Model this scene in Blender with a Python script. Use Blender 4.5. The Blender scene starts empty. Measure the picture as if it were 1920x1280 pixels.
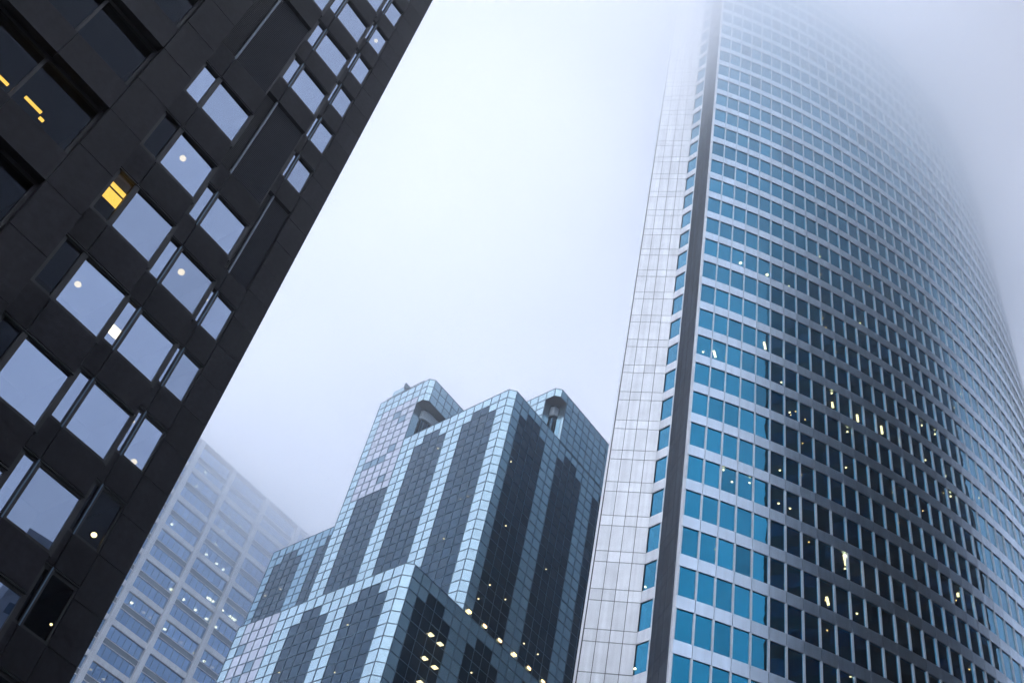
import bpy, math, random
import numpy as np
from mathutils import Matrix, Vector
random.seed(7)
R = math.radians
C = bpy.context.scene.collection
SC = bpy.context.scene

# ---------------------------------------------------------------- camera
ZC = 1.7
F_PX = 2080.0
def cam_basis():
    z = Vector((493.0, 1843.0, -F_PX)).normalized()          # world up seen in camera space
    fw = Vector((0, 0, -1))
    y = (fw - z * fw.dot(z)).normalized()
    x = y.cross(z)
    return x, y, z
bx_, by_, bz_ = cam_basis()
cam_d = bpy.data.cameras.new('camera')
cam_d.sensor_width = 36.0
cam_d.lens = 36.0 * F_PX / 1920.0
cam_d.clip_start = 0.1
cam_d.clip_end = 3000
cam = bpy.data.objects.new('camera', cam_d)
C.objects.link(cam)
M3 = Matrix((bx_, by_, bz_))
cam.matrix_world = Matrix.Translation((0, 0, ZC)) @ M3.to_4x4()
SC.camera = cam

# ---------------------------------------------------------------- render / view
SC.view_settings.view_transform = 'Standard'
SC.view_settings.look = 'None'
SC.view_settings.exposure = 0.75
SC.view_settings.gamma = 1.0
cy = SC.cycles
cy.use_denoising = True
try:
    cy.denoiser = 'OPENIMAGEDENOISE'
except Exception:
    pass
cy.max_bounces = 32
cy.diffuse_bounces = 3
cy.glossy_bounces = 4
cy.transmission_bounces = 4
cy.transparent_max_bounces = 8
cy.volume_bounces = 24
cy.volume_step_rate = 1.0
cy.volume_max_steps = 96
cy.use_adaptive_sampling = True
cy.adaptive_threshold = 0.03
cy.caustics_reflective = False
cy.caustics_refractive = False
cy.sample_clamp_indirect = 6.0

# ---------------------------------------------------------------- overcast sky and sun
SUN_EL, SUN_AZ = 44.0, -135.0            # degrees; azimuth measured from +Y towards +X
world = bpy.data.worlds.new('World')
SC.world = world
world.use_nodes = True
nt = world.node_tree
nt.nodes.clear()
def nd(nt, kind, **kw):
    n = nt.nodes.new(kind)
    for k, v in kw.items():
        setattr(n, k, v)
    return n
sky = nd(nt, 'ShaderNodeTexSky', sky_type='NISHITA', sun_disc=False)
sky.sun_elevation = R(SUN_EL); sky.sun_rotation = R(SUN_AZ)
sky.air_density = 1.0; sky.dust_density = 3.0
tc = nd(nt, 'ShaderNodeTexCoord')
nz = nd(nt, 'ShaderNodeTexNoise'); nz.inputs['Scale'].default_value = 1.8
nz.inputs['Detail'].default_value = 5.0; nz.inputs['Roughness'].default_value = 0.5
nt.links.new(tc.outputs['Generated'], nz.inputs['Vector'])
rp = nd(nt, 'ShaderNodeValToRGB')
rp.color_ramp.elements[0].position = 0.32; rp.color_ramp.elements[0].color = (4.9, 5.8, 8.0, 1)
rp.color_ramp.elements[1].position = 0.66; rp.color_ramp.elements[1].color = (10.1, 9.65, 10.7, 1)
nt.links.new(nz.outputs['Fac'], rp.inputs['Fac'])
mx = nd(nt, 'ShaderNodeMixRGB'); mx.inputs['Fac'].default_value = 0.9
nt.links.new(sky.outputs['Color'], mx.inputs['Color1'])
nt.links.new(rp.outputs['Color'], mx.inputs['Color2'])
# the cloud is thinnest and brightest over the gap between the towers
dt = nd(nt, 'ShaderNodeVectorMath', operation='DOT_PRODUCT'); dt.inputs[1].default_value = (0.06, 0.81, 0.58)
nt.links.new(tc.outputs['Generated'], dt.inputs[0])
gl_ = nd(nt, 'ShaderNodeMapRange', interpolation_type='SMOOTHSTEP'); gl_.inputs['From Min'].default_value = 0.86; gl_.inputs['From Max'].default_value = 1.0
gl_.inputs['To Min'].default_value = 0.9; gl_.inputs['To Max'].default_value = 1.38
nt.links.new(dt.outputs['Value'], gl_.inputs['Value'])
# an overcast sky is darker towards the horizon
sz_ = nd(nt, 'ShaderNodeSeparateXYZ'); nt.links.new(tc.outputs['Generated'], sz_.inputs[0])
hz_ = nd(nt, 'ShaderNodeMapRange'); hz_.inputs['From Min'].default_value = 0.0; hz_.inputs['From Max'].default_value = 0.85
hz_.inputs['To Min'].default_value = 0.45; hz_.inputs['To Max'].default_value = 1.12
nt.links.new(sz_.outputs['Z'], hz_.inputs['Value'])
gm_ = nd(nt, 'ShaderNodeMath', operation='MULTIPLY')
nt.links.new(gl_.outputs['Result'], gm_.inputs[0]); nt.links.new(hz_.outputs['Result'], gm_.inputs[1])
sc_ = nd(nt, 'ShaderNodeVectorMath', operation='SCALE')
nt.links.new(mx.outputs['Color'], sc_.inputs[0]); nt.links.new(gm_.outputs[0], sc_.inputs['Scale'])
bg = nd(nt, 'ShaderNodeBackground'); bg.inputs['Strength'].default_value = 0.096
nt.links.new(sc_.outputs['Vector'], bg.inputs['Color'])
wo = nd(nt, 'ShaderNodeOutputWorld')
nt.links.new(bg.outputs['Background'], wo.inputs['Surface'])

sun_d = bpy.data.lights.new('sun', 'SUN')
sun_d.energy = 1.5; sun_d.angle = R(25); sun_d.color = (1.0, 0.96, 0.9)
sun = bpy.data.objects.new('sun', sun_d)
C.objects.link(sun)
sd = Vector((math.sin(R(SUN_AZ)) * math.cos(R(SUN_EL)), math.cos(R(SUN_AZ)) * math.cos(R(SUN_EL)), math.sin(R(SUN_EL))))
sun.rotation_euler = sd.to_track_quat('Z', 'Y').to_euler()
sun.location = sd * 400

# ---------------------------------------------------------------- materials
def new_mat(name):
    m = bpy.data.materials.new(name); m.use_nodes = True
    m.node_tree.nodes.clear()
    return m, m.node_tree
def surface(name, color, rough=0.6, metallic=0.0, noise=0.15, nscale=1.5, tone=True, spec=0.5, streak=0.0, bump=0.0):
    """painted / stone / metal surface: base colour x panel tone x mottling x rain streaks"""
    m, t = new_mat(name)
    out = nd(t, 'ShaderNodeOutputMaterial'); b = nd(t, 'ShaderNodeBsdfPrincipled')
    tc = nd(t, 'ShaderNodeTexCoord')
    n = nd(t, 'ShaderNodeTexNoise'); n.inputs['Scale'].default_value = nscale; n.inputs['Detail'].default_value = 6
    t.links.new(tc.outputs['Object'], n.inputs['Vector'])
    mr = nd(t, 'ShaderNodeMapRange'); mr.inputs['From Min'].default_value = 0.3; mr.inputs['From Max'].default_value = 0.7
    mr.inputs['To Min'].default_value = 1 - noise; mr.inputs['To Max'].default_value = 1 + noise
    t.links.new(n.outputs['Fac'], mr.inputs['Value'])
    fac = mr.outputs['Result']
    if streak:
        mp = nd(t, 'ShaderNodeMapping'); mp.inputs['Scale'].default_value = (2.5, 2.5, 0.08)
        t.links.new(tc.outputs['Object'], mp.inputs['Vector'])
        n2 = nd(t, 'ShaderNodeTexNoise'); n2.inputs['Scale'].default_value = 1.0; n2.inputs['Detail'].default_value = 4
        t.links.new(mp.outputs['Vector'], n2.inputs['Vector'])
        m2 = nd(t, 'ShaderNodeMapRange'); m2.inputs['From Min'].default_value = 0.35; m2.inputs['From Max'].default_value = 0.65
        m2.inputs['To Min'].default_value = 1 - streak; m2.inputs['To Max'].default_value = 1 + streak * .4
        t.links.new(n2.outputs['Fac'], m2.inputs['Value'])
        mu = nd(t, 'ShaderNodeMath', operation='MULTIPLY')
        t.links.new(fac, mu.inputs[0]); t.links.new(m2.outputs['Result'], mu.inputs[1]); fac = mu.outputs[0]
    if tone:
        at = nd(t, 'ShaderNodeAttribute', attribute_name='tone')
        mu = nd(t, 'ShaderNodeMath', operation='MULTIPLY')
        t.links.new(fac, mu.inputs[0]); t.links.new(at.outputs['Fac'], mu.inputs[1]); fac = mu.outputs[0]
    vm = nd(t, 'ShaderNodeVectorMath', operation='SCALE'); vm.inputs[0].default_value = color[:3]
    t.links.new(fac, vm.inputs['Scale'])
    t.links.new(vm.outputs['Vector'], b.inputs['Base Color'])
    b.inputs['Roughness'].default_value = rough; b.inputs['Metallic'].default_value = metallic
    b.inputs['Specular IOR Level'].default_value = spec
    if bump:
        bp = nd(t, 'ShaderNodeBump'); bp.inputs['Strength'].default_value = bump; bp.inputs['Distance'].default_value = 0.05
        t.links.new(n.outputs['Fac'], bp.inputs['Height']); t.links.new(bp.outputs['Normal'], b.inputs['Normal'])
    t.links.new(b.outputs['BSDF'], out.inputs['Surface'])
    return m
def glass(name, tint, rough=0.02, see=0.2, seetint=(.5, .6, .6), wave=0.0, wscale=0.35, tone=True):
    """coated reflective glazing: tinted mirror mixed with see-through"""
    m, t = new_mat(name)
    out = nd(t, 'ShaderNodeOutputMaterial')
    g = nd(t, 'ShaderNodeBsdfGlossy'); g.inputs['Roughness'].default_value = rough
    tr = nd(t, 'ShaderNodeBsdfTransparent'); tr.inputs['Color'].default_value = (*seetint, 1)
    mix = nd(t, 'ShaderNodeMixShader'); mix.inputs['Fac'].default_value = see
    if tone:
        at = nd(t, 'ShaderNodeAttribute', attribute_name='tone')
        vm = nd(t, 'ShaderNodeVectorMath', operation='SCALE'); vm.inputs[0].default_value = tint[:3]
        t.links.new(at.outputs['Fac'], vm.inputs['Scale']); csrc = vm.outputs['Vector']
    else:
        rgb = nd(t, 'ShaderNodeRGB'); rgb.outputs[0].default_value = (*tint, 1); csrc = rgb.outputs[0]
    lw = nd(t, 'ShaderNodeLayerWeight'); lw.inputs['Blend'].default_value = .5
    pw = nd(t, 'ShaderNodeMath', operation='POWER'); pw.inputs[1].default_value = 3.6
    t.links.new(lw.outputs['Facing'], pw.inputs[0])
    fm = nd(t, 'ShaderNodeMixRGB'); fm.inputs['Color2'].default_value = (.92, .96, 1, 1)
    t.links.new(pw.outputs[0], fm.inputs['Fac']); t.links.new(csrc, fm.inputs['Color1'])
    t.links.new(fm.outputs['Color'], g.inputs['Color'])
    if wave:
        tc = nd(t, 'ShaderNodeTexCoord')
        n = nd(t, 'ShaderNodeTexNoise'); n.inputs['Scale'].default_value = wscale; n.inputs['Detail'].default_value = 1.5
        t.links.new(tc.outputs['Object'], n.inputs['Vector'])
        bp = nd(t, 'ShaderNodeBump'); bp.inputs['Strength'].default_value = 1.0; bp.inputs['Distance'].default_value = wave
        t.links.new(n.outputs['Fac'], bp.inputs['Height']); t.links.new(bp.outputs['Normal'], g.inputs['Normal'])
    t.links.new(g.outputs['BSDF'], mix.inputs[1]); t.links.new(tr.outputs['BSDF'], mix.inputs[2])
    t.links.new(mix.outputs['Shader'], out.inputs['Surface'])
    return m
def lamp_mat(name, color, strength):
    m, t = new_mat(name)
    out = nd(t, 'ShaderNodeOutputMaterial'); e = nd(t, 'ShaderNodeEmission')
    e.inputs['Color'].default_value = (*color, 1); e.inputs['Strength'].default_value = strength
    t.links.new(e.outputs['Emission'], out.inputs['Surface'])
    return m

MAT = dict(
    white_metal=surface('white_metal', (.77, .80, .84), .36, .55, .06, .8, streak=.10),
    band_metal=surface('steel_band', (.60, .71, .82), .30, .92, .05, .8, streak=.08),
    mullion=surface('mullion_metal', (.72, .78, .84), .3, .4, .04),
    dark_metal=surface('slate_metal', (.035, .05, .075), .5, .2, .25, .8, streak=.4, spec=.12),
    joint=surface('dark_joint', (.05, .055, .06), .8, 0, .1, tone=False),
    interior=surface('dim_interior', (.014, .016, .018), .9, 0, .2, .7, tone=False),
    tower_glass=glass('teal_glass', (.017, .23, .385), .004, .13, (.75, .85, .7), wave=.005, wscale=.5),
    pale_panel=surface('pale_glass_panel', (.54, .73, .83), .14, .75, .05, .6),
    pink_panel=surface('pink_glass_panel', (.60, .65, .75), .16, .7, .05, .6),
    dull_panel=surface('grey_glass_panel', (.24, .36, .46), .14, .75, .05, .6),
    dark_glass=glass('dark_glass', (.022, .066, .115), .03, .13, (.8, .8, .7), wave=.002),
    grid=surface('glazing_bar', (.10, .17, .23), .4, .4, .05, tone=False),
    granite=surface('dark_granite', (.0105, .0098, .0135), .6, 0, .45, 4.5, bump=.15, streak=.25, spec=.22),
    black_frame=surface('black_frame', (.006, .006, .008), .5, 0, .1, tone=False),
    louvre=surface('louvre_metal', (.010, .014, .024), .5, .3, .1, tone=False),
    sky_glass=glass('mirror_glass', (.33, .40, .53), .01, .12, (.8, .8, .7), wave=.004, wscale=.3),
    dim_glass=glass('clear_glass', (.05, .06, .08), .02, .75, (.5, .5, .45)),
    concrete=surface('pale_concrete', (.84, .88, .93), .5, 0, .06, .5, streak=.08),
    blue_glass=glass('blue_glass', (.30, .46, .70), .03, .15, (.5, .6, .6), wave=.004),
    balcony_white=surface('pale_blue_paint', (.72, .82, .88), .5, 0, .05, .6),
    grey_block=surface('grey_render', (.22, .26, .32), .7, 0, .2, .4),
    rear_metal=surface('rear_metal', (.20, .30, .38), .4, .2, .1),
    grey_metal=surface('grey_metal', (.22, .26, .3), .5, .3, .1),
    mirror_tower=surface('dark_cladding', (.006, .009, .012), .3, 0, .3, .3),
    asphalt=surface('asphalt', (.05, .05, .052), .9, 0, .2, .8, tone=False),
    lamp_white=lamp_mat('lamp_glow', (1.0, .86, .55), 10),
    lamp_warm=lamp_mat('warm_lamp_glow', (1.0, .66, .28), 2.4),
    lamp_warm_small=lamp_mat('amber_lamp_glow', (1.0, .62, .25), 8),
    lamp_room=lamp_mat('room_lamp_glow', (1.0, .80, .42), 4.5),
    lamp_lit=lamp_mat('lit_room_glow', (1.0, .60, .10), 1.9),
)

# ---------------------------------------------------------------- mesh helpers
class MB:
    """collects quads and boxes, then links them as one mesh object"""
    def __init__(s):
        s.v = []; s.f = []; s.m = []; s.t = []; s.mats = []
    def mi(s, mat):
        if mat not in s.mats: s.mats.append(mat)
        return s.mats.index(mat)
    def poly(s, pts, mat, tone=1.0):
        i = len(s.v); s.v.extend([tuple(p) for p in pts]); s.f.append(tuple(range(i, i + len(pts))))
        s.m.append(s.mi(mat)); s.t.append(tone)
    def box8(s, a, b, mat, tone=1.0):
        """a: 4 bottom points, b: 4 top points, both counter-clockwise from above"""
        s.poly(a[::-1], mat, tone); s.poly(b, mat, tone)
        for i in range(4):
            j = (i + 1) % 4
            s.poly([a[i], a[j], b[j], b[i]], mat, tone)
    def prism(s, pts, z0, z1, mat, tone=1.0, top=True, bottom=True):
        n = len(pts)
        if top: s.poly([(p[0], p[1], z1) for p in pts], mat, tone)
        if bottom: s.poly([(p[0], p[1], z0) for p in pts][::-1], mat, tone)
        for i in range(n):
            a, b = pts[i], pts[(i + 1) % n]
            s.poly([(a[0], a[1], z0), (b[0], b[1], z0), (b[0], b[1], z1), (a[0], a[1], z1)], mat, tone)
    def build(s, name, parent=None, base=None):
        me = bpy.data.meshes.new(name)
        base = Vector(base) if base is not None else (Vector(parent['_base']) if parent is not None and '_base' in parent else Vector((0, 0, 0)))
        me.from_pydata([(x - base.x, y - base.y, z - base.z) for x, y, z in s.v], [], s.f)
        for m in s.mats: me.materials.append(MAT[m])
        me.polygons.foreach_set('material_index', s.m)
        at = me.attributes.new('tone', 'FLOAT', 'FACE'); at.data.foreach_set('value', s.t)
        me.update()
        o = bpy.data.objects.new(name, me); C.objects.link(o)
        if parent is not None:
            o.parent = parent
            o['_base'] = tuple(base)
        return o
class Fr:
    """a vertical facade plane: s runs along e, d outward along n, z up"""
    def __init__(s, O, e, n):
        s.O = np.array(O[:2], float); s.e = np.array(e, float); s.n = np.array(n, float)
    def p(s, a, d, z):
        q = s.O + s.e * a + s.n * d
        return (q[0], q[1], z)
    def quad(s, mb, a0, a1, z0, z1, mat, d=0.0, tone=1.0):
        mb.poly([s.p(a0, d, z0), s.p(a1, d, z0), s.p(a1, d, z1), s.p(a0, d, z1)], mat, tone)
    def box(s, mb, a0, a1, d0, d1, z0, z1, mat, tone=1.0):
        a = [s.p(a0, d0, z0), s.p(a1, d0, z0), s.p(a1, d1, z0), s.p(a0, d1, z0)]
        b = [(x, y, z1) for x, y, _ in a]
        mb.box8(a, b, mat, tone)
def thing(name, label, cat, base, group=None):
    o = bpy.data.objects.new(name, None); C.objects.link(o)
    o.location = base; o['label'] = label; o['category'] = cat; o['_base'] = tuple(base)
    o.empty_display_size = 2
    if group: o['group'] = group
    return o
def ang(deg):
    return np.array([math.cos(R(deg)), math.sin(R(deg))])
def right_n(e):                                             # normal on the right-hand side of e
    return np.array([e[1], -e[0]])
rt = lambda a=.04: 1 + random.uniform(-a, a)
def lamp_disc(name, P, r, mat, parent, h=.05, square=False, length=None, direc=None):
    mb = MB()
    if square or length:
        L = (length or r) ; d = Vector((direc[0], direc[1], 0)).normalized() if direc is not None else Vector((1, 0, 0))
        q = Vector((-d.y, d.x, 0))
        a = [Vector(P) + d * sx * L + q * sy * r for sx, sy in ((-1, -1), (1, -1), (1, 1), (-1, 1))]
    else:
        a = [Vector(P) + Vector((math.cos(k * math.pi / 5), math.sin(k * math.pi / 5), 0)) * r for k in range(10)]
    mb.prism([(v.x, v.y) for v in a], P[2] - h, P[2] + h, mat)
    return mb.build(name, parent)

# ================================================================ ground
g = MB(); g.poly([(-330, -250, 0), (330, -250, 0), (330, 420, 0), (-330, 420, 0)], 'asphalt')
gr = g.build('ground'); gr['kind'] = 'structure'; gr['label'] = 'dark street surface between the towers'

# ================================================================ 1. curved glass tower (right)
def curved_tower():
    T = thing('skyscraper', 'tall curved glass tower with white floor bands vanishing into cloud', 'skyscraper', (45, 105, 0))
    cx, cy, rad = 11.58, 141.64, 74.8
    A0, DA = -86.04, 1.1486
    NJ = 62
    pt = lambda j, off=0.0: np.array([cx + (rad + off) * math.cos(R(A0 + DA * j)), cy + (rad + off) * math.sin(R(A0 + DA * j))])
    C0 = pt(0); D = np.array([16.17, 71.75]); E = np.array([15.33, 72.96]); Fp = np.array([11.36, 74.28])
    ST = 3.89; ZB = 78.62; SPH = 1.14
    k0, k1 = -20, 24
    zb = lambda k: ZB + ST * k
    # core
    mb = MB()
    corepts = [pt(j, -4.0) for j in range(0, NJ + 1, 2)] + [np.array([80, 150]), np.array([45, 138]), np.array([26, 104]), np.array([17.0, 78.0])]
    mb.prism(corepts, 0, zb(k1), 'interior')
    mb.build('interior_core', T)
    # ceilings behind the glass
    mb = MB()
    for k in range(-11, k1 + 1):
        for j in range(NJ):
            a, b, c_, d = pt(j, -.35), pt(j + 1, -.35), pt(j + 1, -4.1), pt(j, -4.1)
            mb.poly([(a[0], a[1], zb(k) + .1), (b[0], b[1], zb(k) + .1), (c_[0], c_[1], zb(k) + .1), (d[0], d[1], zb(k) + .1)][::-1], 'interior')
    mb.build('office_ceiling', T)
    # spandrel bands
    for k in range(k0, k1 + 1):
        mb = MB()
        for j in range(NJ):
            P, Q = pt(j), pt(j + 1); e = (Q - P) / np.linalg.norm(Q - P); w = np.linalg.norm(Q - P)
            fr = Fr(P, e, right_n(e))
            if k < -11: 
                fr.quad(mb, 0, w, zb(k), zb(k) + ST, 'white_metal', 0)
                continue
            fr.box(mb, .02, w - .02, -.3, 0, zb(k), zb(k) + SPH, 'band_metal', rt(.05))
            fr.quad(mb, 0, w, zb(k) + .02, zb(k) + SPH - .02, 'joint', -.05)
        mb.build('spandrel_band', T)
    # mullions
    allw = []
    for k in range(-11, k1):
        for j in range(NJ):
            m = (pt(j) + pt(j + 1)) / 2
            z = zb(k) + 2.5
            allw.append((math.hypot(m[0], m[1]) ** 2 + z * z, k, j))
    vis = sorted([w for w in allw if w[1] >= -9 and w[2] < 28])
    near = set((k, j) for _, k, j in vis[:100])
    mb = MB()
    for k in range(-11, k1):
        for j in range(1, NJ + 1):
            if (k, j - 1) in near: continue
            P = pt(j); e = ang(A0 + DA * j + 90); fr = Fr(P, e, ang(A0 + DA * j))
            fr.box(mb, -.065, .065, -.2, .035, zb(k) + SPH, zb(k) + ST, 'mullion', 1)
    mb.build('mullion', T)['kind'] = 'stuff'
    # windows: the hundred nearest as parts, the others as one
    def pane(mb, k, j):
        P, Q = pt(j), pt(j + 1); e = (Q - P) / np.linalg.norm(Q - P); w = np.linalg.norm(Q - P)
        fr = Fr(P, e, right_n(e)); tn = rt(.14) * (random.uniform(.55, .8) if random.random() < .05 else 1)
        # every pane sits a hair out of true
        t1, t2 = random.uniform(-.0012, .0012), random.uniform(-.001, .001)
        z0, z1 = zb(k) + SPH - .03, zb(k) + ST + .03
        mb.poly([fr.p(0, -.10 - t1 - t2, z0), fr.p(w, -.10 + t1 - t2, z0), fr.p(w, -.10 + t1 + t2, z1), fr.p(0, -.10 - t1 + t2, z1)], 'tower_glass', tn)
        return fr, w
    rest = MB()
    for _, k, j in allw:
        if (k, j) in near:
            mb = MB(); fr, w = pane(mb, k, j)
            z0, z1 = zb(k) + SPH, zb(k) + ST
            fr.box(mb, .066, .10, -.16, -.04, z0 + .03, z1 - .03, 'mullion')
            fr.box(mb, w - .10, w - .066, -.16, -.04, z0 + .03, z1 - .03, 'mullion')
            fr.box(mb, .066, w - .066, -.16, -.04, z0 + .001, z0 + .029, 'mullion')
            Q = pt(j + 1)
            Fr(Q, ang(A0 + DA * (j + 1) + 90), ang(A0 + DA * (j + 1))).box(mb, -.065, .065, -.2, .035, z0, z1, 'mullion', 1)
            mb.build('window', T)
        else:
            pane(rest, k, j)
    o = rest.build('window', T); o['kind'] = 'stuff'
    # recessed slate wall C0-D, narrow window strip D-E, white panelled wall E-F
    e = (D - C0); wl = np.linalg.norm(e); e /= wl; n = -right_n(e)
    fr = Fr(C0, e, n)
    mb = MB()
    NC = 4
    fr.quad(mb, 0, wl, 0, zb(k1) + SPH, 'joint', -.03)
    for k in range(-12, k1 + 1):
        for c in range(NC):
            a0, a1 = wl * c / NC + .02, wl * (c + 1) / NC - .02
            fr.box(mb, a0, a1, -.029, 0, zb(k) + .02, zb(k) + SPH - .02, 'dark_metal', rt(.12))
            fr.box(mb, a0, a1, -.029, 0, zb(k) + SPH + .02, zb(k) + ST - .02, 'dark_metal', rt(.12))
    mb.build('slate_wall', T)
    # corner trim along C0
    mb = MB(); fr2 = Fr(C0, ang(A0 + 90), ang(A0))
    for k in range(-12, k1 + 1):
        fr2.box(mb, -.18, .0, -.3, .05, zb(k) + .015, zb(k) + SPH - .015, 'white_metal', rt(.05))
        fr2.box(mb, -.18, .02, -.3, .05, zb(k) + SPH + .015, zb(k) + ST - .015, 'white_metal', rt(.05))
    mb.build('corner_trim', T)
    e = (E - D); ws = np.linalg.norm(e); e /= ws; n = -right_n(e); fr = Fr(D, e, n)
    for k in range(-12, k1 + 1):
        mb = MB(); gb = MB()
        fr.box(mb, 0.0, ws - .02, -.3, 0, zb(k), zb(k) + SPH, 'white_metal', rt(.04))
        fr.box(gb, 0.0, .13, -.2, .02, zb(k) + SPH, zb(k) + ST, 'mullion')
        fr.quad(gb, .13, ws - .0, zb(k) + SPH - .02, zb(k) + ST + .02, 'tower_glass', -.1, rt(.1))
        b = [fr.p(0, -.3, zb(k)), fr.p(ws, -.3, zb(k)), fr.p(ws, -3, zb(k)), fr.p(0, -3, zb(k))]
        gb.poly(b, 'interior')
        mb.build('side_spandrel', T); gb.build('side_window', T)
    e = (Fp - E); ww = np.linalg.norm(e); e /= ww; n = -right_n(e); fr = Fr(E, e, n)
    mb = MB()
    fr.quad(mb, 0, ww, 0, zb(k1) + SPH, 'joint', -.04)
    for k in range(-12, k1 + 1):
        for c in range(4):
            a0, a1 = ww * c / 4 + .025, ww * (c + 1) / 4 - .025
            if c == 0: a0 = 0
            fr.box(mb, a0, a1, -.039, 0, zb(k) + .03, zb(k) + SPH - .03, 'white_metal', rt(.09))
            fr.box(mb, a0, a1, -.039, 0, zb(k) + SPH + .03, zb(k) + ST - .03, 'white_metal', rt(.05))
    fr.box(mb, ww + .08, ww + .26, -.5, -.02, 0, zb(k1) + SPH, 'white_metal')
    fr.quad(mb, ww - .02, ww + .08, 0, zb(k1) + SPH, 'joint', -.06)
    mb.build('panelled_wall', T)
    # back walls and roof
    mb = MB()
    back = [pt(NJ), np.array([84, 152]), np.array([44, 140]), np.array([25, 104]), Fp + np.array([.3, .3])]
    for a, b in zip(back[:-1], back[1:]):
        mb.poly([(a[0], a[1], 0), (b[0], b[1], 0), (b[0], b[1], zb(k1) + SPH), (a[0], a[1], zb(k1) + SPH)], 'rear_metal')
    ring = [pt(j) for j in range(NJ + 1)] + back[1:] + [E, D]
    mb.poly([(p[0], p[1], zb(k1) + SPH) for p in ring], 'grey_metal')
    mb.build('rear_wall', T)
    TL = [[21.21,68.81,97.8],[24.33,69.38,97.8],[26.98,70.12,97.8],[24.1,69.27,86.13],[17.87,68.79,82.24],[18.97,68.66,82.24],[26.02,69.94,82.24],[26.79,69.88,78.35],[36.49,72.62,105.58],[30.85,70.7,105.58],[44.48,75.83,109.28],[41.93,74.72,105.31],[45.76,76.43,104.9],[47.06,77.06,104.78],[48.3,77.7,104.64],[49.6,78.4,104.59],[35.78,72.38,97.8],[30.93,69.67,82.3],[31.55,71.03,82.24],[34.4,71.86,82.24],[37.12,72.52,82.24],[32.57,70.34,78.35],[42.24,74.02,86.13],[43.95,74.69,86.13],[37.92,72.72,86.13],[20.05,67.65,66.79],[21.14,68.67,66.68],[22.54,68.22,66.68],[19.96,68.46,58.9],[25.64,69.75,66.68],[26.75,70.0,66.68],[27.78,70.13,66.68],[25.78,69.76,70.57],[32.56,71.13,74.46],[31.52,70.18,62.79],[31.93,71.19,62.79],[30.2,71.0,58.82],[26.32,70.21,58.67],[31.23,69.75,51.42],[32.95,71.68,58.9],[42.63,74.91,82.24],[45.31,76.21,82.19],[47.87,77.48,82.17],[44.82,75.04,78.35],[44.16,75.2,66.68],[38.24,73.32,57.31],[15.6,72.9,56.9],[15.5,73.0,49.3]]
    rr = random.Random(11)
    for _ in range(46):
        k = rr.randint(-9, 7); j = rr.randint(7, 24) + rr.uniform(.15, .85)
        p = pt(j, -rr.uniform(.5, 2.2)); TL.append([p[0], p[1], zb(k) - .12])
    bars = {3: .9, 5: .8, 18: .7, 19: .9, 20: 1.0, 34: 1.3, 36: 1.0, 12: 0, 44: .5}
    for i, P in enumerate(TL):
        sz = .10 if i < 48 else .07
        if i in (0, 1, 19, 20): sz = .17
        if i in bars and bars[i]:
            lamp_disc('ceiling_light', P, .11, 'lamp_white', T, .03, length=bars[i] * .55, direc=(.5, .9))
        else:
            lamp_disc('ceiling_light', P, sz, 'lamp_white' if i < 48 else 'lamp_warm_small', T, .03)
curved_tower()

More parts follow.
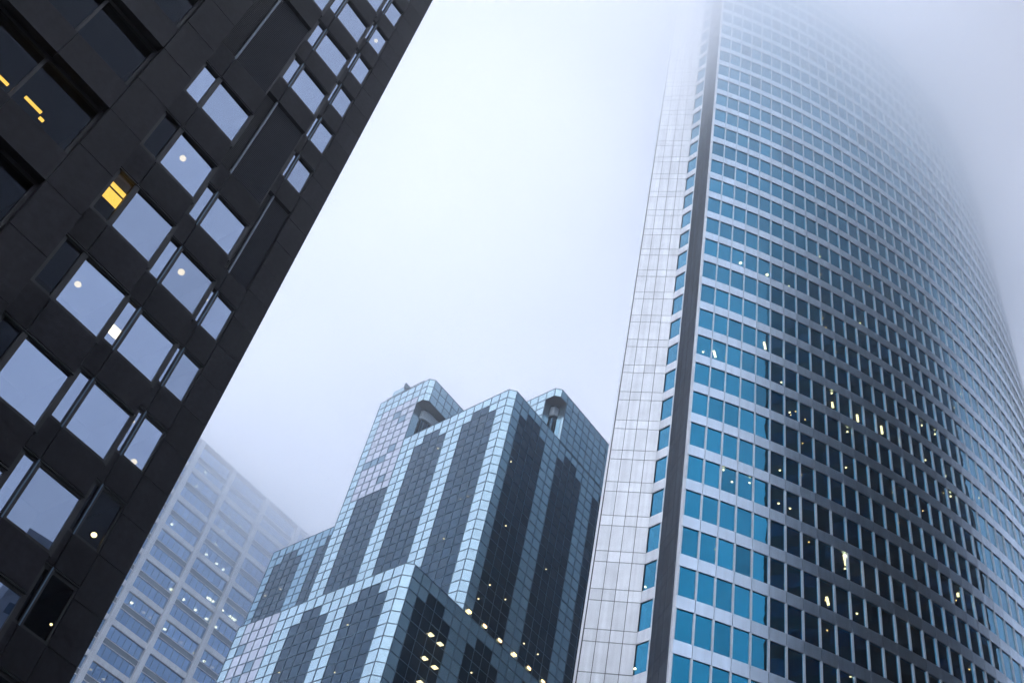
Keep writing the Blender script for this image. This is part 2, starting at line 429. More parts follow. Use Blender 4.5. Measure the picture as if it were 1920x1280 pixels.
# ================================================================ 2. stepped glass building (middle)
def stepped_building():
    U = 100.0
    T = thing('office_tower', 'stepped glass office block with dark vertical stripes and notched crown corners', 'office tower', (0, 120, 0))
    e1 = ang(-50.2); e2 = ang(43.2)                  # left face runs towards the corner along e1, right face away along e2
    n1 = right_n(e1); n2 = right_n(e2)
    H = 1.418; W1 = 1.442; W2 = 1.41
    ML = np.array([1.25, 99.85]); MR = np.array([2.30, 99.82])
    zt = ZC + 100.0
    def is_dark(c, r, tops, period=6, start=1):
        q = (c - start) % period
        if c < start or q >= 4: return False
        t = tops
        return r >= (t + 1 if q in (0, 3) else t)
    def face(O, e, n, w, c0, c1, r0, r1, ztop, kind, name='curtain_wall', H=H, keyf=lambda c: (c - 1) // 6):
        """panelled face: kind(c, r) names the material of a panel; dark stripes become window_strip parts"""
        fr = Fr(O, e, n); light = MB(); strips = {}
        for c in range(c0, c1):
            for r in range(r0, r1):
                k = kind(c, r)
                if k is None: continue
                a0, a1 = c * w, (c + 1) * w
                z1, z0 = ztop - r * H, ztop - (r + 1) * H
                t1 = random.uniform(-.008, .008)
                if k == 'dark_glass':
                    key = keyf(c)
                    mb = strips.setdefault(key, MB())
                    mb.poly([fr.p(a0, t1, z0), fr.p(a1, -t1, z0), fr.p(a1, -t1, z1), fr.p(a0, t1, z1)], k, rt(.12))
                else:
                    light.poly([fr.p(a0, t1, z0), fr.p(a1, -t1, z0), fr.p(a1, -t1, z1), fr.p(a0, t1, z1)], k, rt(.05))
        zlo, zhi = ztop - r1 * H, ztop - r0 * H
        for c in range(c0, c1 + 1):
            fr.box(light, c * w - .032, c * w + .032, -.03, .05, zlo, zhi, 'grid')
        for r in range(r0, r1 + 1):
            z = ztop - r * H
            fr.box(light, c0 * w, c1 * w, -.03, .042, z - .032, z + .032, 'grid')
        if light.f: light.build(name, T)
        for mb in strips.values(): mb.build('window_strip', T)
        return fr
    def chamfer(P, Q, r0, r1, ztop):
        e = Q - P; w = np.linalg.norm(e); e = e / w
        face(P, e, right_n(e), w, 0, 1, r0, r1, ztop, lambda c, r: 'pale_panel', 'corner_panels')
    NR = 62
    eL = -e1                                          # walking left from the corner
    # main left face, columns 0..19
    def kL(c, r):
        if 13 <= c < 17: 
            if r >= 6: return 'dark_glass'
        elif is_dark(c, r, 1) and c < 13: return 'dark_glass'
        if 13 <= c < 18 and r < 6:
            if (c, r) in ((14, 0), (15, 1), (16, 1), (17, 1), (14, 4), (15, -5), (14, -4)): return 'dull_panel'
            return 'pink_panel' if not (c == 13 and r > -1 and r % 2) else 'pink_panel'
        return 'pale_panel'
    face(ML, eL, n1, W1, 0, 19, 0, NR, zt, kL)
    chamfer(ML, MR, 0, NR, zt)
    def kR(c, r):
        return 'dark_glass' if is_dark(c, r, 1) else 'pale_panel'
    face(MR, e2, n2, W2, 0, 18, 0, NR, zt, kR)
    # left crown
    CL = ML + eL * 17.51; CLr = CL + np.array([.90, -.05])
    zc = ZC + 111.6; HC = H
    nrow = 8
    frL = Fr(ML, eL, n1)
    def kLc(c, r):
        if 13 <= c < 18 and -7 <= r:
            return kL(c, r) if r > -7 else 'pale_panel'
        return 'pale_panel'
    face(ML, eL, n1, W1, 13, 19, -8, 0, zt, kLc, 'crown_wall')
    fr = face(CL, eL, n1, 1.21, 0, 1, -8, -5, zt, lambda c, r: 'pale_panel', 'crown_wall')
    chamfer(CL, CLr, -8, -5, zt)
    face(CLr, e2, n2, W2, 0, 4, -8, -5, zt, lambda c, r: 'pale_panel', 'crown_wall')
    face(CLr, e2, n2, W2, 4, 9, -8, 0, zt, lambda c, r: 'pale_panel', 'crown_wall')
    # recessed corner of the crown: soffit, dark inner glazing and a pale curved balcony band
    def inner(Ca, Cb, wl, wr, zBeam, zLow, q=1.3):
        """corner cut out of a crown: soffit, jambs, rounded dark glazing set back, pale balcony band"""
        Ic = (Ca + Cb) / 2 - (n1 + n2) * q
        L0, R0 = Ic + eL * 4.0, Ic + e2 * (wr + 2.0)
        arc = [Ic + eL * 1.3, Ic + eL * .62 + e2 * .12, Ic + eL * .28 + e2 * .28, Ic + eL * .12 + e2 * .62, Ic + e2 * 1.3]
        pts = [L0] + arc + [R0]
        mb = MB()
        for a, b in zip(pts[:-1], pts[1:]):
            w = np.linalg.norm(b - a); dv = (b - a) / w; nn = right_n(dv)
            nseg = max(1, int(w / 1.3))
            fr = Fr(a, dv, nn)
            fr.quad(mb, 0, w, zLow, zBeam, 'dark_glass', 0, 1.0)
            for i in range(nseg + 1):
                fr.box(mb, w * i / nseg - .03, w * i / nseg + .03, -.02, .05, zLow, zBeam - .03, 'grid')
        mb.build('recess_glazing', T)
        mb = MB()
        mb.poly([(p[0], p[1], zBeam - .01) for p in (Ca, Cb, Cb + e2 * wr, R0, Ic, L0, Ca + eL * wl)], 'interior')
        A0, B0 = Ca + eL * wl, Cb + e2 * wr
        Fr(A0, eL, n1).box(mb, .0, .05, -1.2, -.04, zLow, zBeam - .02, 'pale_panel')
        Fr(B0, e2, n2).box(mb, .0, .05, -1.2, -.04, zLow, zBeam - .02, 'pale_panel')
        mb.build('recess_soffit', T)
        mb = MB(); z1 = zBeam - .2; z0 = z1 - 1.5
        outs = []
        for i, p in enumerate(pts):
            d1 = pts[i] - pts[i - 1] if i else pts[1] - pts[0]
            d2 = pts[i + 1] - pts[i] if i < len(pts) - 1 else d1
            nn = right_n(d1 / np.linalg.norm(d1)) + right_n(d2 / np.linalg.norm(d2)); nn /= np.linalg.norm(nn)
            outs.append(p + nn * .35)
        for a, b, c_, d in zip(outs[:-1], outs[1:], pts[1:], pts[:-1]):
            mb.box8([(d[0], d[1], z0), (a[0], a[1], z0), (b[0], b[1], z0), (c_[0], c_[1], z0)],
                    [(d[0], d[1], z1), (a[0], a[1], z1), (b[0], b[1], z1), (c_[0], c_[1], z1)], 'balcony_white', 1)
        mb.build('balcony_band', T)
        mb = MB(); K = Ic + (eL + e2) * 1.3
        mb.prism([K, K + e2 * 8, K + e2 * 8 + eL * 5, K + eL * 5], zLow + .05, zBeam + 2, 'interior')
        mb.build('crown_core', T)
    inner(CL, CLr, 1.21, 4 * W2, zt + 5 * H, zt)
    # right crown
    CR = MR + e2 * 8.3; CRl = CR + np.array([-.94, .10])
    zr = ZC + 108.27
    face(CR, e2, n2, W2, 1, 9, 0, 6, zr, lambda c, r: 'pale_panel', 'crown_wall')
    face(CR, e2, n2, W2, 0, 1, 0, 1, zr, lambda c, r: 'pale_panel', 'crown_wall')
    chamfer(CRl, CR, 0, 1, zr)
    face(CRl, eL, n1, W1, 0, 1, 0, 1, zr, lambda c, r: 'pale_panel', 'crown_wall')
    face(CRl, eL, n1, W1, 1, 7, 0, 6, zr, lambda c, r: 'pale_panel', 'crown_wall')
    inner(CRl, CR, W1, W2, zr - H, zt)
    # cores (bodies behind the curtain walls) and roofs
    mb = MB()
    back = lambda P, d: P + (e2 - e1) * d
    ins = .9
    MLi, MRi = ML - n1 * ins * .7 - n2 * ins * .7, MR - n1 * ins * .7 - n2 * ins * .7
    a = ML + eL * 19 * W1; b = MR + e2 * 18 * W2
    mb.prism([MLi, MRi, b - n2 * ins, b + eL * 22, a + e2 * 20, a - n1 * ins], 0, zt - .3, 'interior')
    ai = a; 
    mb.build('building_core', T)
    # roofs as lids with parapet thickness
    mb = MB()
    mb.poly([(p[0], p[1], zt - .06) for p in (ML, MR, MR + e2 * 18 * W2, MR + e2 * 18 * W2 + eL * 22, a + e2 * 20, a)], 'grey_metal')
    mb.poly([(p[0], p[1], zt + 8 * H - .05) for p in (CL, CLr, CLr + e2 * 9 * W2, a + e2 * 9 * W2, a)], 'grey_metal')
    mb.poly([(p[0], p[1], zr - .05) for p in (CRl, CR, CR + e2 * 9 * W2, CR + e2 * 9 * W2 + eL * 9, CRl + eL * 7 * W1)], 'grey_metal')
    mb.build('roof', T)
    # side returns of the left crown and main body
    mb = MB()
    frS = Fr(a, e2, -n2 * 0 + (-e1))
    for r in range(-8, NR):
        for c in range(0, 9):
            frS.quad(mb, c * W2, (c + 1) * W2, zt - (r + 1) * H, zt - r * H, 'pale_panel', 0, rt(.05))
    mb.build('side_wall', T)
    # roof railing, plant box and davit on the left crown
    mb = MB(); frc = Fr(CL, eL, n1)
    z0 = zt + 8 * H
    for i in range(13):
        frc.box(mb, 1.9 + i * .62, 1.96 + i * .62, -.5, -.44, z0, z0 + 1.1, 'grey_metal')
    for zz in (.55, 1.08):
        frc.box(mb, 1.9, 9.5, -.505, -.435, z0 + zz, z0 + zz + .07, 'grey_metal')
    frc.box(mb, 5.6, 8.6, -.46, -.42, z0 + .1, z0 + .5, 'grey_metal')
    mb.build('roof_railing', T)
    mb = MB()
    frc.box(mb, 7.2, 9.6, -3.2, -1.2, z0, z0 + 3.4, 'pale_panel', .9)
    frc.box(mb, 7.0, 7.25, -3.4, -1.0, z0 + 3.0, z0 + 3.9, 'grey_metal')
    frc.box(mb, 3.4, 5.6, -3.0, -1.4, z0, z0 + 1.7, 'pale_panel', .9)
    mb.build('rooftop_plant', T)
    # shoulder block on the far left
    US = 89.0
    SL = US * np.array([-.1799, 1.3675]); zs = ZC + US
    WS = .0150 * 100 * .97 * .97
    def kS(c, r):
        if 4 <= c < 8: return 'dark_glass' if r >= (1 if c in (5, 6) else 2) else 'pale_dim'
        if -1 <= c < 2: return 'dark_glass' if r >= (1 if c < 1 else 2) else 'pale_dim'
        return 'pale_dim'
    MAT['pale_dim'] = surface('shaded_blue_panel', (.30, .47, .60), .14, .75, .05, .6)  # darker copy of the pale panel, its dimmer reflection put into the colour
    SW = 13.2 / 9
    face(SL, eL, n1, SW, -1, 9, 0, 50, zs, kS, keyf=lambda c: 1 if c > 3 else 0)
    mb = MB(); sa = SL + eL * 9 * SW
    mb.prism([SL - n1 * .9 + e1 * 1, SL + e2 * 14 + e1 * 1, sa + e2 * 14, sa - n1 * .9], 0, zs - .3, 'interior')
    mb.build('shoulder_core', T)
    mb = MB()
    frS = Fr(sa, e2, -e1)
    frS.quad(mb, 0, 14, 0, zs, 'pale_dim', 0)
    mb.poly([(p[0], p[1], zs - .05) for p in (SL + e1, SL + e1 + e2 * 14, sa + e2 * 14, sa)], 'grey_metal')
    mb.build('shoulder_wall', T)
    # low block in front
    UB = 65.0
    BL = UB * np.array([-.0701, 1.4177]); BR = UB * np.array([-.0546, 1.4152]); zb_ = ZC + UB
    HB = 1.407; WB1 = 1.44; WB2 = 1.36
    def kBl(c, r):
        if c < 11 and is_dark(c, r, 1): return 'dark_glass'
        if 13 <= c < 17: 
            if (c, r) in ((16, 2), (14, 4), (15, 5)): return 'dull_panel'
            return 'pink_panel'
        return 'pale_panel'
    face(BL, eL, n1, WB1, 0, 18, 0, 44, zb_, kBl, H=HB)
    e = BR - BL; w = np.linalg.norm(e); e = e / w
    face(BL, e, right_n(e), w, 0, 1, 0, 44, zb_, lambda c, r: 'pale_panel', 'corner_panels', H=HB)
    face(BR, e2, n2, WB2, 0, 20, 0, 44, zb_, kR, H=HB)
    mb = MB(); ba = BL + eL * 18 * WB1; bb = BR + e2 * 20 * WB2
    i_ = .9
    mb.prism([BL - (n1 + n2) * .65, BR - (n1 + n2) * .65, bb - n2 * i_, bb + eL * 5, ba + e2 * 8, ba - n1 * i_], 0, zb_ - .3, 'interior')
    mb.build('low_block_core', T)
    mb = MB()
    mb.poly([(p[0], p[1], zb_ - .05) for p in (BL, BR, bb, bb + eL * 6, ba + e2 * 8, ba)], 'grey_metal')
    Fr(ba, e2, -e1).quad(mb, 0, 8, 0, zb_, 'pale_panel', 0)
    mb.build('low_roof', T)
    # lamps standing along the terrace wall
    for i in range(7):
        q = MR + e2 * (W2 * (.62 + i * 1.965)) + n2 * .08
        z = zt - 23.28 * H
        mb = MB(); Fr(q, e2, n2).box(mb, -.27, .27, 0, .12, z - .15, z + .1, 'lamp_warm' if i % 3 else 'lamp_warm')
        mb.build('wall_light', T)
    pts = [[-0.31,102.22,85.12],[-1.08,103.15,85.18],[-5.7,108.66,96.77],[-1.74,103.92,79.61],[3.65,101.57,91.53],[4.86,102.7,82.77],[3.68,101.6,71.36],[6.72,104.44,74.14],[4.57,102.43,74.04],[10.01,107.52,71.28],[11.94,109.32,71.56],[10.97,108.41,82.54],[-8.5,97.33,61.53],[-14.13,104.05,58.42],[-8.21,96.98,56.03],[-23.11,130.61,83.02],[-21.13,128.25,83.1],[-2.77,93.23,62.26],[-0.29,95.55,61.75],[0.85,96.61,61.68],[-0.27,95.57,59.09],[0.91,96.67,59.09],[-0.05,95.78,56.63],[4.67,100.18,61.67],[2.66,98.3,58.93]]
    for i, P in enumerate(pts):
        big = 17 < i < 23
        lamp_disc('ceiling_light', P, .26 if big else .1, 'lamp_white', T, .03, length=.30 if big else None, direc=(.7, .7) if big else None)
stepped_building()

# ================================================================ 3. distant pale grid tower (lower left)
def grid_tower():
    T = thing('apartment_tower', 'pale concrete grid tower fading into cloud behind the dark block', 'tower', (-44, 180, 0))
    P1 = 175 * np.array([math.sin(R(-14.72)), math.cos(R(-14.72))]); e = ang(43); n = right_n(e)
    fr = Fr(P1, e, n)
    s0, s1 = -27.0, 46.0
    per = 6.6; ztop = 131.6
    bands = [ZC + 104.1 + per * k for k in range(-10, 4)] + [ztop]
    pil = [-26.5, -17.4, -8.4, 0, 9.06, 18.1, 27.2, 36.3, 45.4]
    mb = MB(); core = Fr(P1, e, n)
    core.box(mb, s0, s1, -22, -1.2, 0, ztop - .2, 'interior'); mb.build('building_core', T)
    mb = MB(); fr.box(mb, s0 - .2, s1 + .2, -22.3, .3, ztop - .2, ztop, 'concrete'); mb.build('roof', T)
    for sa in (s0 - .3, s1 + .001):
        mb = MB(); fr.box(mb, sa, sa + .299, -22, -1.2, 0, ztop - .22, 'concrete')
        for k in range(20):
            fr.box(mb, sa - .03, sa + .33, -21.8, -1.4, 3 + 6.6 * k, 3.12 + 6.6 * k, 'grey_metal')
        mb.build('end_wall', T)
    for i, s in enumerate(pil):
        mb = MB(); fr.box(mb, s - .5, s + .5, -1.19, .55, 0, ztop - .21, 'concrete', rt(.03)); mb.build('pillar', T)
    for zt in bands[:-1]:
        mb = MB()
        for a, b in zip(pil[:-1], pil[1:]):
            fr.box(mb, a + .51, b - .51, -.3, .18, zt - 1.02, zt, 'concrete', rt(.04))
        mb.build('spandrel_band', T)
    rest = MB(); count = 0
    for zt in (bands[:-1] + [ztop])[::-1]:
        for a, b in zip(pil[:-1], pil[1:]):
            big = -10 < (a + b) / 2 < 38 and zt > 60
            gm = bars = dk = MB() if big else rest
            lo = zt - per
            w = (b - a - 1.0) / 6
            tn = rt(.1)
            for q in range(6):
                t = random.uniform(-.006, .006)
                for z0, z1 in ((zt - .49 * per, zt - 1.03), (lo + .01, zt - .665 * per)):
                    x0, x1 = a + .5 + q * w, a + .5 + (q + 1) * w
                    gm.poly([fr.p(x0, -.1 + t, z0), fr.p(x1, -.1 - t, z0), fr.p(x1, -.1 - t, z1), fr.p(x0, -.1 + t, z1)], 'blue_glass', tn * rt(.06))
                if q: fr.box(bars, x0 - .03, x0 + .03, -.12, -.04, lo + .02, zt - 1.04, 'grid')
            fr.box(dk, a + .51, b - .51, -.2, -.02, zt - .645 * per, zt - .51 * per, 'grey_metal')
            fr.box(dk, a + .51, b - .51, -.19, .06, zt - .51 * per + .005, zt - .49 * per, 'concrete')
            fr.box(dk, a + .51, b - .51, -.19, .06, zt - .665 * per, zt - .645 * per - .005, 'concrete')
            if big: gm.build('window', T)
    rest.build('window', T)['kind'] = 'stuff'
    DL = [[-49.32,165.47,113.59],[-42.93,171.4,113.4],[-40.96,173.24,113.28],[-39.69,174.42,113.26],[-45.31,169.19,103.49],[-43.14,171.21,103.46],[-39.6,174.5,106.78],[-42.22,172.07,119.66],[-42.3,172.0,116.25],[-49.25,165.53,97.04],[-47.25,167.39,96.98],[-46.13,168.43,96.95],[-49.98,164.86,83.86],[-47.98,166.71,83.81],[-43.7,170.69,96.91],[-40.96,173.24,103.33],[-38.96,175.09,103.29],[-37.28,176.66,106.67],[-35.41,178.4,106.68],[-37.21,176.73,103.15],[-40.81,173.37,96.83],[-38.66,175.38,96.67],[-36.73,177.18,96.68],[-35.31,178.5,96.7],[-42.25,172.04,122.96],[-39.99,174.14,122.87],[-48.65,166.09,123.3],[-48.43,166.29,126.91]]
    for i, P in enumerate(DL):
        lamp_disc('ceiling_light', P, .30, 'lamp_warm' if i in (10, 11, 12, 13, 20, 21, 23) else 'lamp_white', T, .06, length=.8 if i in (6, 18) else None, direc=(.73, .68) if i in (6, 18) else None)
grid_tower()

# ================================================================ 4. dark granite building (left)
def granite_building():
    T = thing('office_building', 'near black granite building with sky reflecting windows in stepped bays', 'office building', (-18, 36, 0))
    P = 3.9; e = ang(43.7); m = right_n(e)
    UF = .442; K = .897
    HT = 78.0
    def zz(za, D): return ZC + za * D / K
    def uu(s, D): return (UF - s) * D / K
    cols = {
        'E': dict(D=8.84 * P, s0=0.0, s1=.0785, pane=(.040, .0665), strip=(.0708, .0752), b0=.678, pitch=.1012, hh=.0545, open=(.0365, .0785), louvre=(.977, 1.143), lk=(3, 4)),
        'C': dict(D=7.97 * P, s0=.078, s1=.153, pane=(.0805, .131), strip=(.1365, .149), b0=.6585, pitch=.1125, hh=.0620, open=(.077, .153), louvre=(1.107, 1.289), lk=(4, 5)),
        'F': dict(D=7.04 * P, s0=.153, s1=.2415, pane=(.1555, .2115), strip=(.218, .239), b0=.6375, pitch=.1280, hh=.0700, open=(.1525, .2425), louvre=(1.278, 1.478), lk=(5, 6)),
    }
    core = MB()
    for key, c in cols.items():
        D = c['D']; O = -m * D; fr = Fr(O, e, m)
        uR, uL = uu(c['s0'], D), uu(c['s1'], D) - .6
        oR, oL = uu(c['open'][0], D), uu(c['open'][1], D)
        if key == 'E': uR = UF * D / K
        Dg = D + .15; frg = Fr(-m * Dg, e, m)
        zl = []
        k = -6
        clad = MB()
        def panel(u0, u1, z0, z1, splits=1):
            w = (u1 - u0) / splits
            for i in range(splits):
                fr.box(clad, u0 + i * w + .018, u0 + (i + 1) * w - .018, -.30, 0, z0 + .018, z1 - .018, 'granite', rt(.3))
        lz0, lz1 = zz(c['louvre'][0], D), zz(c['louvre'][1], D)
        prev = None
        ks = list(range(-6, 14))
        opens = []
        for k in ks:
            zb_ = zz(c['b0'] + c['pitch'] * k, D); zt_ = zz(c['b0'] + c['pitch'] * k + c['hh'] + .007, D)
            if zt_ > HT - 1 or zb_ < .5: continue
            if k in c['lk']: continue
            opens.append((k, zb_ - .05, zt_))
        opens.append(('L', lz0, lz1))
        opens.sort(key=lambda o: o[1])
        zprev = 0.0
        for k, z0, z1 in opens:
            # spandrel below the opening: narrow panel over the strip, wide over the pane
            us = uu((c['pane'][1] + c['strip'][0]) / 2, D)
            if z0 - zprev > 6:
                n_ = int((z0 - zprev) / 2.2)
            else: n_ = 1
            for i in range(n_):
                za, zb2 = zprev + (z0 - zprev) * i / n_, zprev + (z0 - zprev) * (i + 1) / n_
                panel(oL - .0, us, za, zb2); panel(us, oR + 0, za, zb2)
            zprev = z1
            if k == 'L': continue
            # the window
            wd = MB()
            pR, pL = uu(c['pane'][0], Dg), uu(c['pane'][1], Dg)
            sR, sL = uu(c['strip'][0], Dg), uu(c['strip'][1], Dg)
            zg0, zg1 = zz(c['b0'] + c['pitch'] * k, Dg), zz(c['b0'] + c['pitch'] * k + c['hh'], Dg)
            zo0, zo1 = z0, z1
            frg.box(wd, oL - .05, sL, -.1, .06, zo0, zo1 + .05, 'black_frame')
            frg.box(wd, sR, pL, -.1, .10, zo0, zo1 + .05, 'black_frame')
            frg.box(wd, pR, oR + .1, -.1, .06, zo0, zo1 + .05, 'black_frame')
            for a, b in ((sL, sR), (pL, pR)):
                frg.box(wd, a + .001, b - .001, -.1, .05, zg1, zo1 + .05, 'black_frame')
                frg.box(wd, a + .001, b - .001, -.1, .05, zo0, zg0, 'black_frame')
            if key != 'F':
                frg.box(wd, sR + .02, sR + .07, .10, .13, zo0, zo1, 'grid')
            # reveals of the opening
            fr.box(wd, oL - .02, oR + .02, -.42, -.3, z1 + .0, z1 + .1, 'black_frame')
            fr.box(wd, oL - .02, oR + .02, -.3, -.02, z1 - .05, z1 - .004, 'black_frame')
            w_ = wd.build('window', T)
            low = (key == 'E' and k < -0) 
            pm = MB()
            mat = 'dim_glass' if low else 'sky_glass'  # darker glass in the low panes stands in for a dark building's reflection
            tl = random.uniform(-.012, .012); tv = random.uniform(-.012, .012)
            pm.poly([frg.p(pL - .01, -tl - tv, zg0 - .01), frg.p(pR + .01, tl - tv, zg0 - .01), frg.p(pR + .01, tl + tv, zg1 + .01), frg.p(pL - .01, -tl + tv, zg1 + .01)], mat, rt(.12))
            smat = mat
            if key == 'F' and k != 4: smat = 'dim_glass'
            frg.quad(pm, sL - .01, sR + .01, zg0 - .01, zg1 + .01, smat, 0, rt(.05))
            pm.build('pane', w_)
        # top
        n_ = max(1, int((HT - zprev) / 2.2))
        for i in range(n_):
            panel(oL, oR, zprev + (HT - zprev) * i / n_, zprev + (HT - zprev) * (i + 1) / n_, 2)
        # piers
        hs = P / 2
        if key == 'E':
            i = 0
            while i * hs < HT:
                panel(oR, uR, i * hs + .4, min(HT, (i + 1) * hs + .4)); i += 1
        else:
            i = 0
            while i * hs < HT:
                panel(oR, uu(c['s0'], D) + .02, i * hs, min(HT, (i + 1) * hs)) if uu(c['s0'], D) - oR > .1 else None; i += 1
        if uL < oL - .1:
            i = 0
            while i * hs < HT:
                panel(uL, oL, i * hs, min(HT, (i + 1) * hs)); i += 1
        clad.build('granite_cladding', T)
        # louvre
        lv = MB()
        us = uu((c['pane'][1] + c['strip'][0]) / 2, D)
        a, b = oL + .03, oR - .03
        nl = int((lz1 - lz0 - .1) / .11)
        for i in range(nl):
            z = lz0 + .06 + i * (lz1 - lz0 - .1) / nl
            fr.box(lv, us + .1, b, -.2, -.14, z, z + .05, 'louvre')
            fr.box(lv, a, us - .05, -.26, -.20, z, z + .05, 'black_frame')
        fr.box(lv, us - .04, us + .06, -.2, -.06, lz0 + .03, lz1 - .03, 'grey_metal')
        fr.box(lv, us + .061, b, -.2, -.10, lz0 + .03, lz0 + .09, 'grey_metal')
        fr.quad(lv, a - .1, b + .1, lz0, lz1, 'black_frame', -.27)
        lv.build('louvre_panel', T)
        # dark body behind the openings
        fr.box(core, oL - .7, uR - .03, -9, -2.6, 0, HT, 'interior')
        # inner floors seen through clear panes
        for k, z0, z1 in opens:
            if k == 'L': continue
            fr.box(core, oL - .3, oR + .0 if key != 'E' else oR, -2.59, -.5, z1 + .11, z1 + .2, 'interior')
        # roof and closing side of the bay
        fr.box(core, oL - .75, uR - .04, -9, -.31, HT + .001, HT + .1, 'granite')
        fr.box(core, uR - .028, uR - .003, -14, -.31, 0, HT, 'granite')
    # inner bay with long ribbon windows
    D = 5.98 * P; fr = Fr(-m * D, e, m)
    cl = MB()
    s_r, s_sq, s_end = .2415, .2915, .80
    pitch = .1505
    def pan(u0, u1, z0, z1):
        fr.box(cl, u0 + .012, u1 - .012, -.3, 0, z0 + .012, z1 - .012, 'granite', rt(.22))
    uA, uB = uu(s_r, D), uu(s_sq, D)
    for i in range(-12, 14):
        z0, z1 = zz(.874 + pitch / 2 * i, D), zz(.874 + pitch / 2 * (i + 1), D)
        if z1 < 0 or z0 > HT: continue
        pan(uB, uA, max(0, z0), z1)
    ug = uB
    wcount = 0
    for k in range(-6, 7):
        zb0, zb1 = zz(.874 + pitch * k, D), zz(.924 + pitch * k, D)
        zt = zz(.874 + pitch * (k + 1), D)
        if zb1 < 0: continue
        u = ug
        for w in (2.05, 2.05, 2.05, 2.05, 2.05, 2.05, 2.05):
            pan(u - w, u, max(0, zb0), zb1); u -= w
        # ribbon window of three bays
        wd = MB(); u = ug
        fr.box(wd, ug - 14.3, ug, -.5, -.32, zb1 - .05, zb1 + .1, 'black_frame')
        fr.box(wd, ug - 14.3, ug, -.5, -.32, zt - .12, zt + .05, 'black_frame')
        for q in range(7):
            fr.box(wd, u - .1, u, -.48, -.3, zb1 + .101, zt - .121, 'black_frame'); u -= 2.05
        w_ = wd.build('ribbon_window', T)
        pm = MB(); fr.quad(pm, ug - 14.3, ug - .05, zb1 + .05, zt - .06, 'dim_glass', -.42); pm.build('pane', w_)
    cl.build('granite_cladding', T)
    fr.box(core, ug - 14.3, uA - .03, -9, -2.6, 0, HT, 'interior')
    for k in range(-6, 7):
        zt = zz(.874 + pitch * (k + 1), D)
        fr.box(core, ug - 14.3, ug, -2.59, -.55, zt - .02, zt + .1, 'interior')
    fr.box(core, ug - 14.6, ug - 14.31, -9, 0, 0, HT, 'granite')
    fr.box(core, uA - .028, uA - .003, -8.9, -.31, 0, HT, 'granite')
    # the rear mass
    D = 8.84 * P; fr = Fr(-m * D, e, m)
    core.build('building_core', T)
    mb = MB()
    fr.box(mb, -12, UF * D / K - .05, -20, -9.01, 0, HT - .2, 'granite')
    fr.box(mb, UF * D / K - .3, UF * D / K - .001, -9.0, -.31, 0, HT, 'granite')
    mb.build('rear_wall', T)
    lamps = [([-13.88,25.93,35.12], .14), ([-14.1,25.72,27.0], .14), ([-13.73,31.07,34.46], .16), ([-13.31,36.14,28.51], .15), ([-13.25,36.2,24.85], .15), ([-13.41,36.05,65.2], .15), ([-13.04,36.4,21.06], .06), ([-13.95,35.54,37.84], .07), ([-13.95,35.54,29.97], .07)]
    for Pt, r_ in lamps:
        r_ *= random.uniform(.75, .95)
        # a glowing globe downlight just inside the pane
        mb = MB(); cx, cy_, cz = Pt
        for a in range(10):
            for b in range(6):
                f = lambda a, b: (cx + r_ * math.cos(a * math.pi / 5) * math.sin(b * math.pi / 6), cy_ + r_ * math.sin(a * math.pi / 5) * math.sin(b * math.pi / 6), cz + .8 * r_ * math.cos(b * math.pi / 6))
                mb.poly([f(a, b + 1), f(a + 1, b + 1), f(a + 1, b), f(a, b)], 'lamp_room')
        mb.build('ceiling_light', T)
    # lit blind behind the strip window, lit box, bars in the ribbon windows
    def glowbox(Pt, wu, hz, mat):
        mb = MB(); Fr(Pt[:2], e, m).box(mb, -wu / 2, wu / 2, -.03, .03, Pt[2] - hz / 2, Pt[2] + hz / 2, mat); mb.build('lit_blind', T)
    glowbox([-14.72, 25.14, 30.94], .72, .50, 'lamp_lit')
    glowbox([-14.72, 25.14, 31.45], .72, .22, 'lamp_lit')
    glowbox([-14.37, 30.46, 29.77], .38, .45, 'lamp_white')
    for Pt, L in (([-14.95, 19.21, 27.06], .6), ([-14.65, 19.5, 26.88], .16), ([-15.72, 18.48, 26.9], .5), ([-14.48, 19.66, 24.47], .12)):
        mb = MB(); Fr(Pt[:2], e, m).box(mb, -L / 2, L / 2, -.035, .035, Pt[2] - .035, Pt[2] + .035, 'lamp_lit'); mb.build('strip_light', T)
granite_building()

# ================================================================ 5. the dark tower mirrored in the curved facade
def mirrored_tower():
    T = thing('office_block', 'dark tower out of frame, seen mirrored in the curved glass', 'office block', (80, 45, 0))
    A, B = np.array([46.7, 38.2]), np.array([80.0, 75.65])
    mb = MB(); pts = [A, np.array([72, 20]), np.array([108, 56]), B]
    mb.prism(pts, 0, 172, 'mirror_tower'); mb.build('facade', T)
    e = (B - A); w = np.linalg.norm(e); e /= w; fr = Fr(A, e, -right_n(e))
    mb = MB(); gl = MB()
    for k in range(43):
        z = 2 + 3.9 * k
        for c in range(12):
            a0 = w * c / 12
            fr.quad(gl, a0 + .4, a0 + w / 12 - .4, z, z + 2.1, 'dark_glass', .05, rt(.3))
    gl.build('window', T)['kind'] = 'stuff'
mirrored_tower()
def added_reflection_block():  # unseen block added for its dark reflection in the granite building's panes
    T = thing('office_block', 'low grey stepped block behind the camera, added for its reflection in the granite building windows', 'office block', (85, -20, 0))
    O = np.array([74, -20]); e = ang(62); fr = Fr(O, e, -right_n(e))
    steps = [(-26, -8, 48), (-7.99, 8, 66), (8.01, 28, 80)]
    for a, b, h in steps:
        mb = MB(); fr.box(mb, a, b, -24, 0, 0, h, 'grey_block', 1); mb.build('wall', T)
        for k in range(int(h / 3.9) - 1):
            z = 3 + 3.9 * k
            mb = MB()
            c = a + 1
            while c < b - 2:
                fr.box(mb, c, c + 1.0, -.2, .02, z, z + 1.4, 'dark_glass', rt(.3)); c += 1.9
            o = mb.build('window_band', T)
added_reflection_block()

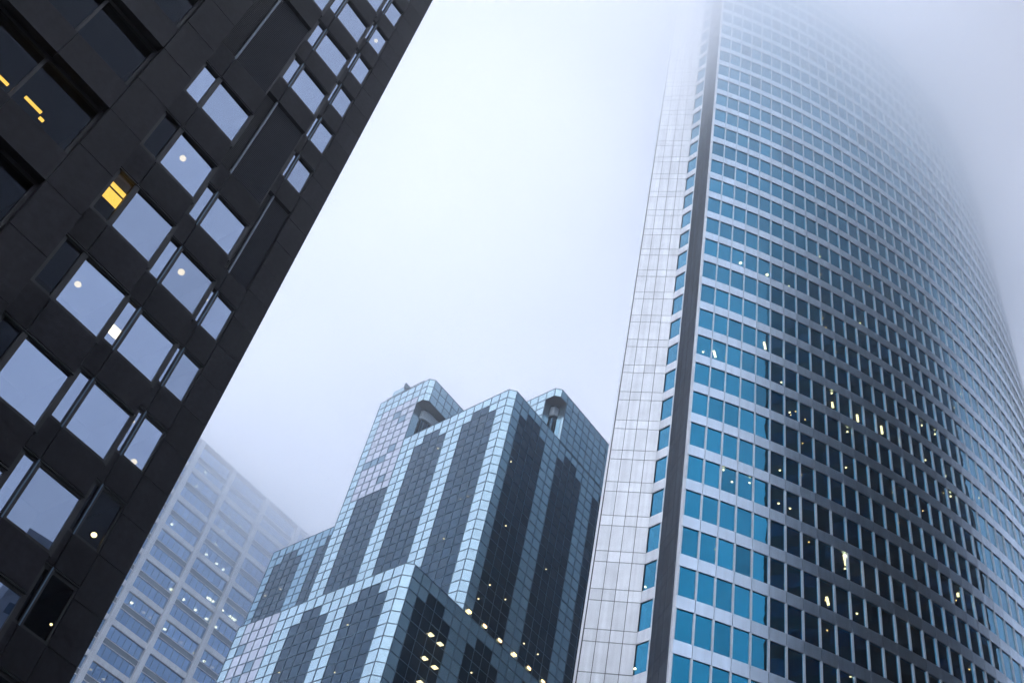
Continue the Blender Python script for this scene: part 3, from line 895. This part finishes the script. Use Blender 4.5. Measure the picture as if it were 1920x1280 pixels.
# ================================================================ haze: low cloud thickening upwards
def haze():
    mb = MB(); x0, x1, y0, y1, z0, z1 = -335, 335, -255, 425, -1, 178
    mb.box8([(x0, y0, z0), (x1, y0, z0), (x1, y1, z0), (x0, y1, z0)], [(x0, y0, z1), (x1, y0, z1), (x1, y1, z1), (x0, y1, z1)], 'haze')
    o = mb.build('haze'); o['kind'] = 'stuff'; o['label'] = 'low cloud and mist thickening around the tower tops'
m, t = new_mat('low_cloud')
out = nd(t, 'ShaderNodeOutputMaterial'); pv = nd(t, 'ShaderNodeVolumePrincipled')
pv.inputs['Color'].default_value = (.974, .987, 1.0, 1); pv.inputs['Anisotropy'].default_value = 0.85
tc = nd(t, 'ShaderNodeTexCoord'); sx = nd(t, 'ShaderNodeSeparateXYZ'); t.links.new(tc.outputs['Object'], sx.inputs[0])
def mth(op, a, b):
    n = nd(t, 'ShaderNodeMath', operation=op)
    for i, v in enumerate((a, b)):
        if v is None: continue
        if isinstance(v, (int, float)): n.inputs[i].default_value = v
        else: t.links.new(v, n.inputs[i])
    return n.outputs[0]
ex = mth('EXPONENT', mth('DIVIDE', mth('SUBTRACT', sx.outputs['Z'], 118.0), 10.0), None)
# drifting banks: large soft noise, soft wisps at the cloud base
nn = nd(t, 'ShaderNodeTexNoise'); nn.inputs['Scale'].default_value = .03; nn.inputs['Detail'].default_value = 3
t.links.new(tc.outputs['Object'], nn.inputs['Vector'])
wisp = nd(t, 'ShaderNodeMapRange'); wisp.inputs['From Min'].default_value = .35; wisp.inputs['From Max'].default_value = .65
wisp.inputs['To Min'].default_value = .4; wisp.inputs['To Max'].default_value = 1.6
t.links.new(nn.outputs['Fac'], wisp.inputs['Value'])
bank = nd(t, 'ShaderNodeMapRange'); bank.inputs['From Min'].default_value = 122; bank.inputs['From Max'].default_value = 155
bank.inputs['To Min'].default_value = 1.0; bank.inputs['To Max'].default_value = 3.8      # a bank drifting in beyond the stepped block
t.links.new(sx.outputs['Y'], bank.inputs['Value'])
lay = mth('MULTIPLY', mth('ADD', mth('MULTIPLY', mth('MULTIPLY', ex, .0155), wisp.outputs['Result']), .0006), bank.outputs['Result'])
dn = mth('MINIMUM', mth('ADD', lay, .0), .075)
t.links.new(dn, pv.inputs['Density'])
t.links.new(pv.outputs['Volume'], out.inputs['Volume'])
MAT['haze'] = m
haze()
for o in bpy.data.objects:
    if '_base' in o: del o['_base']
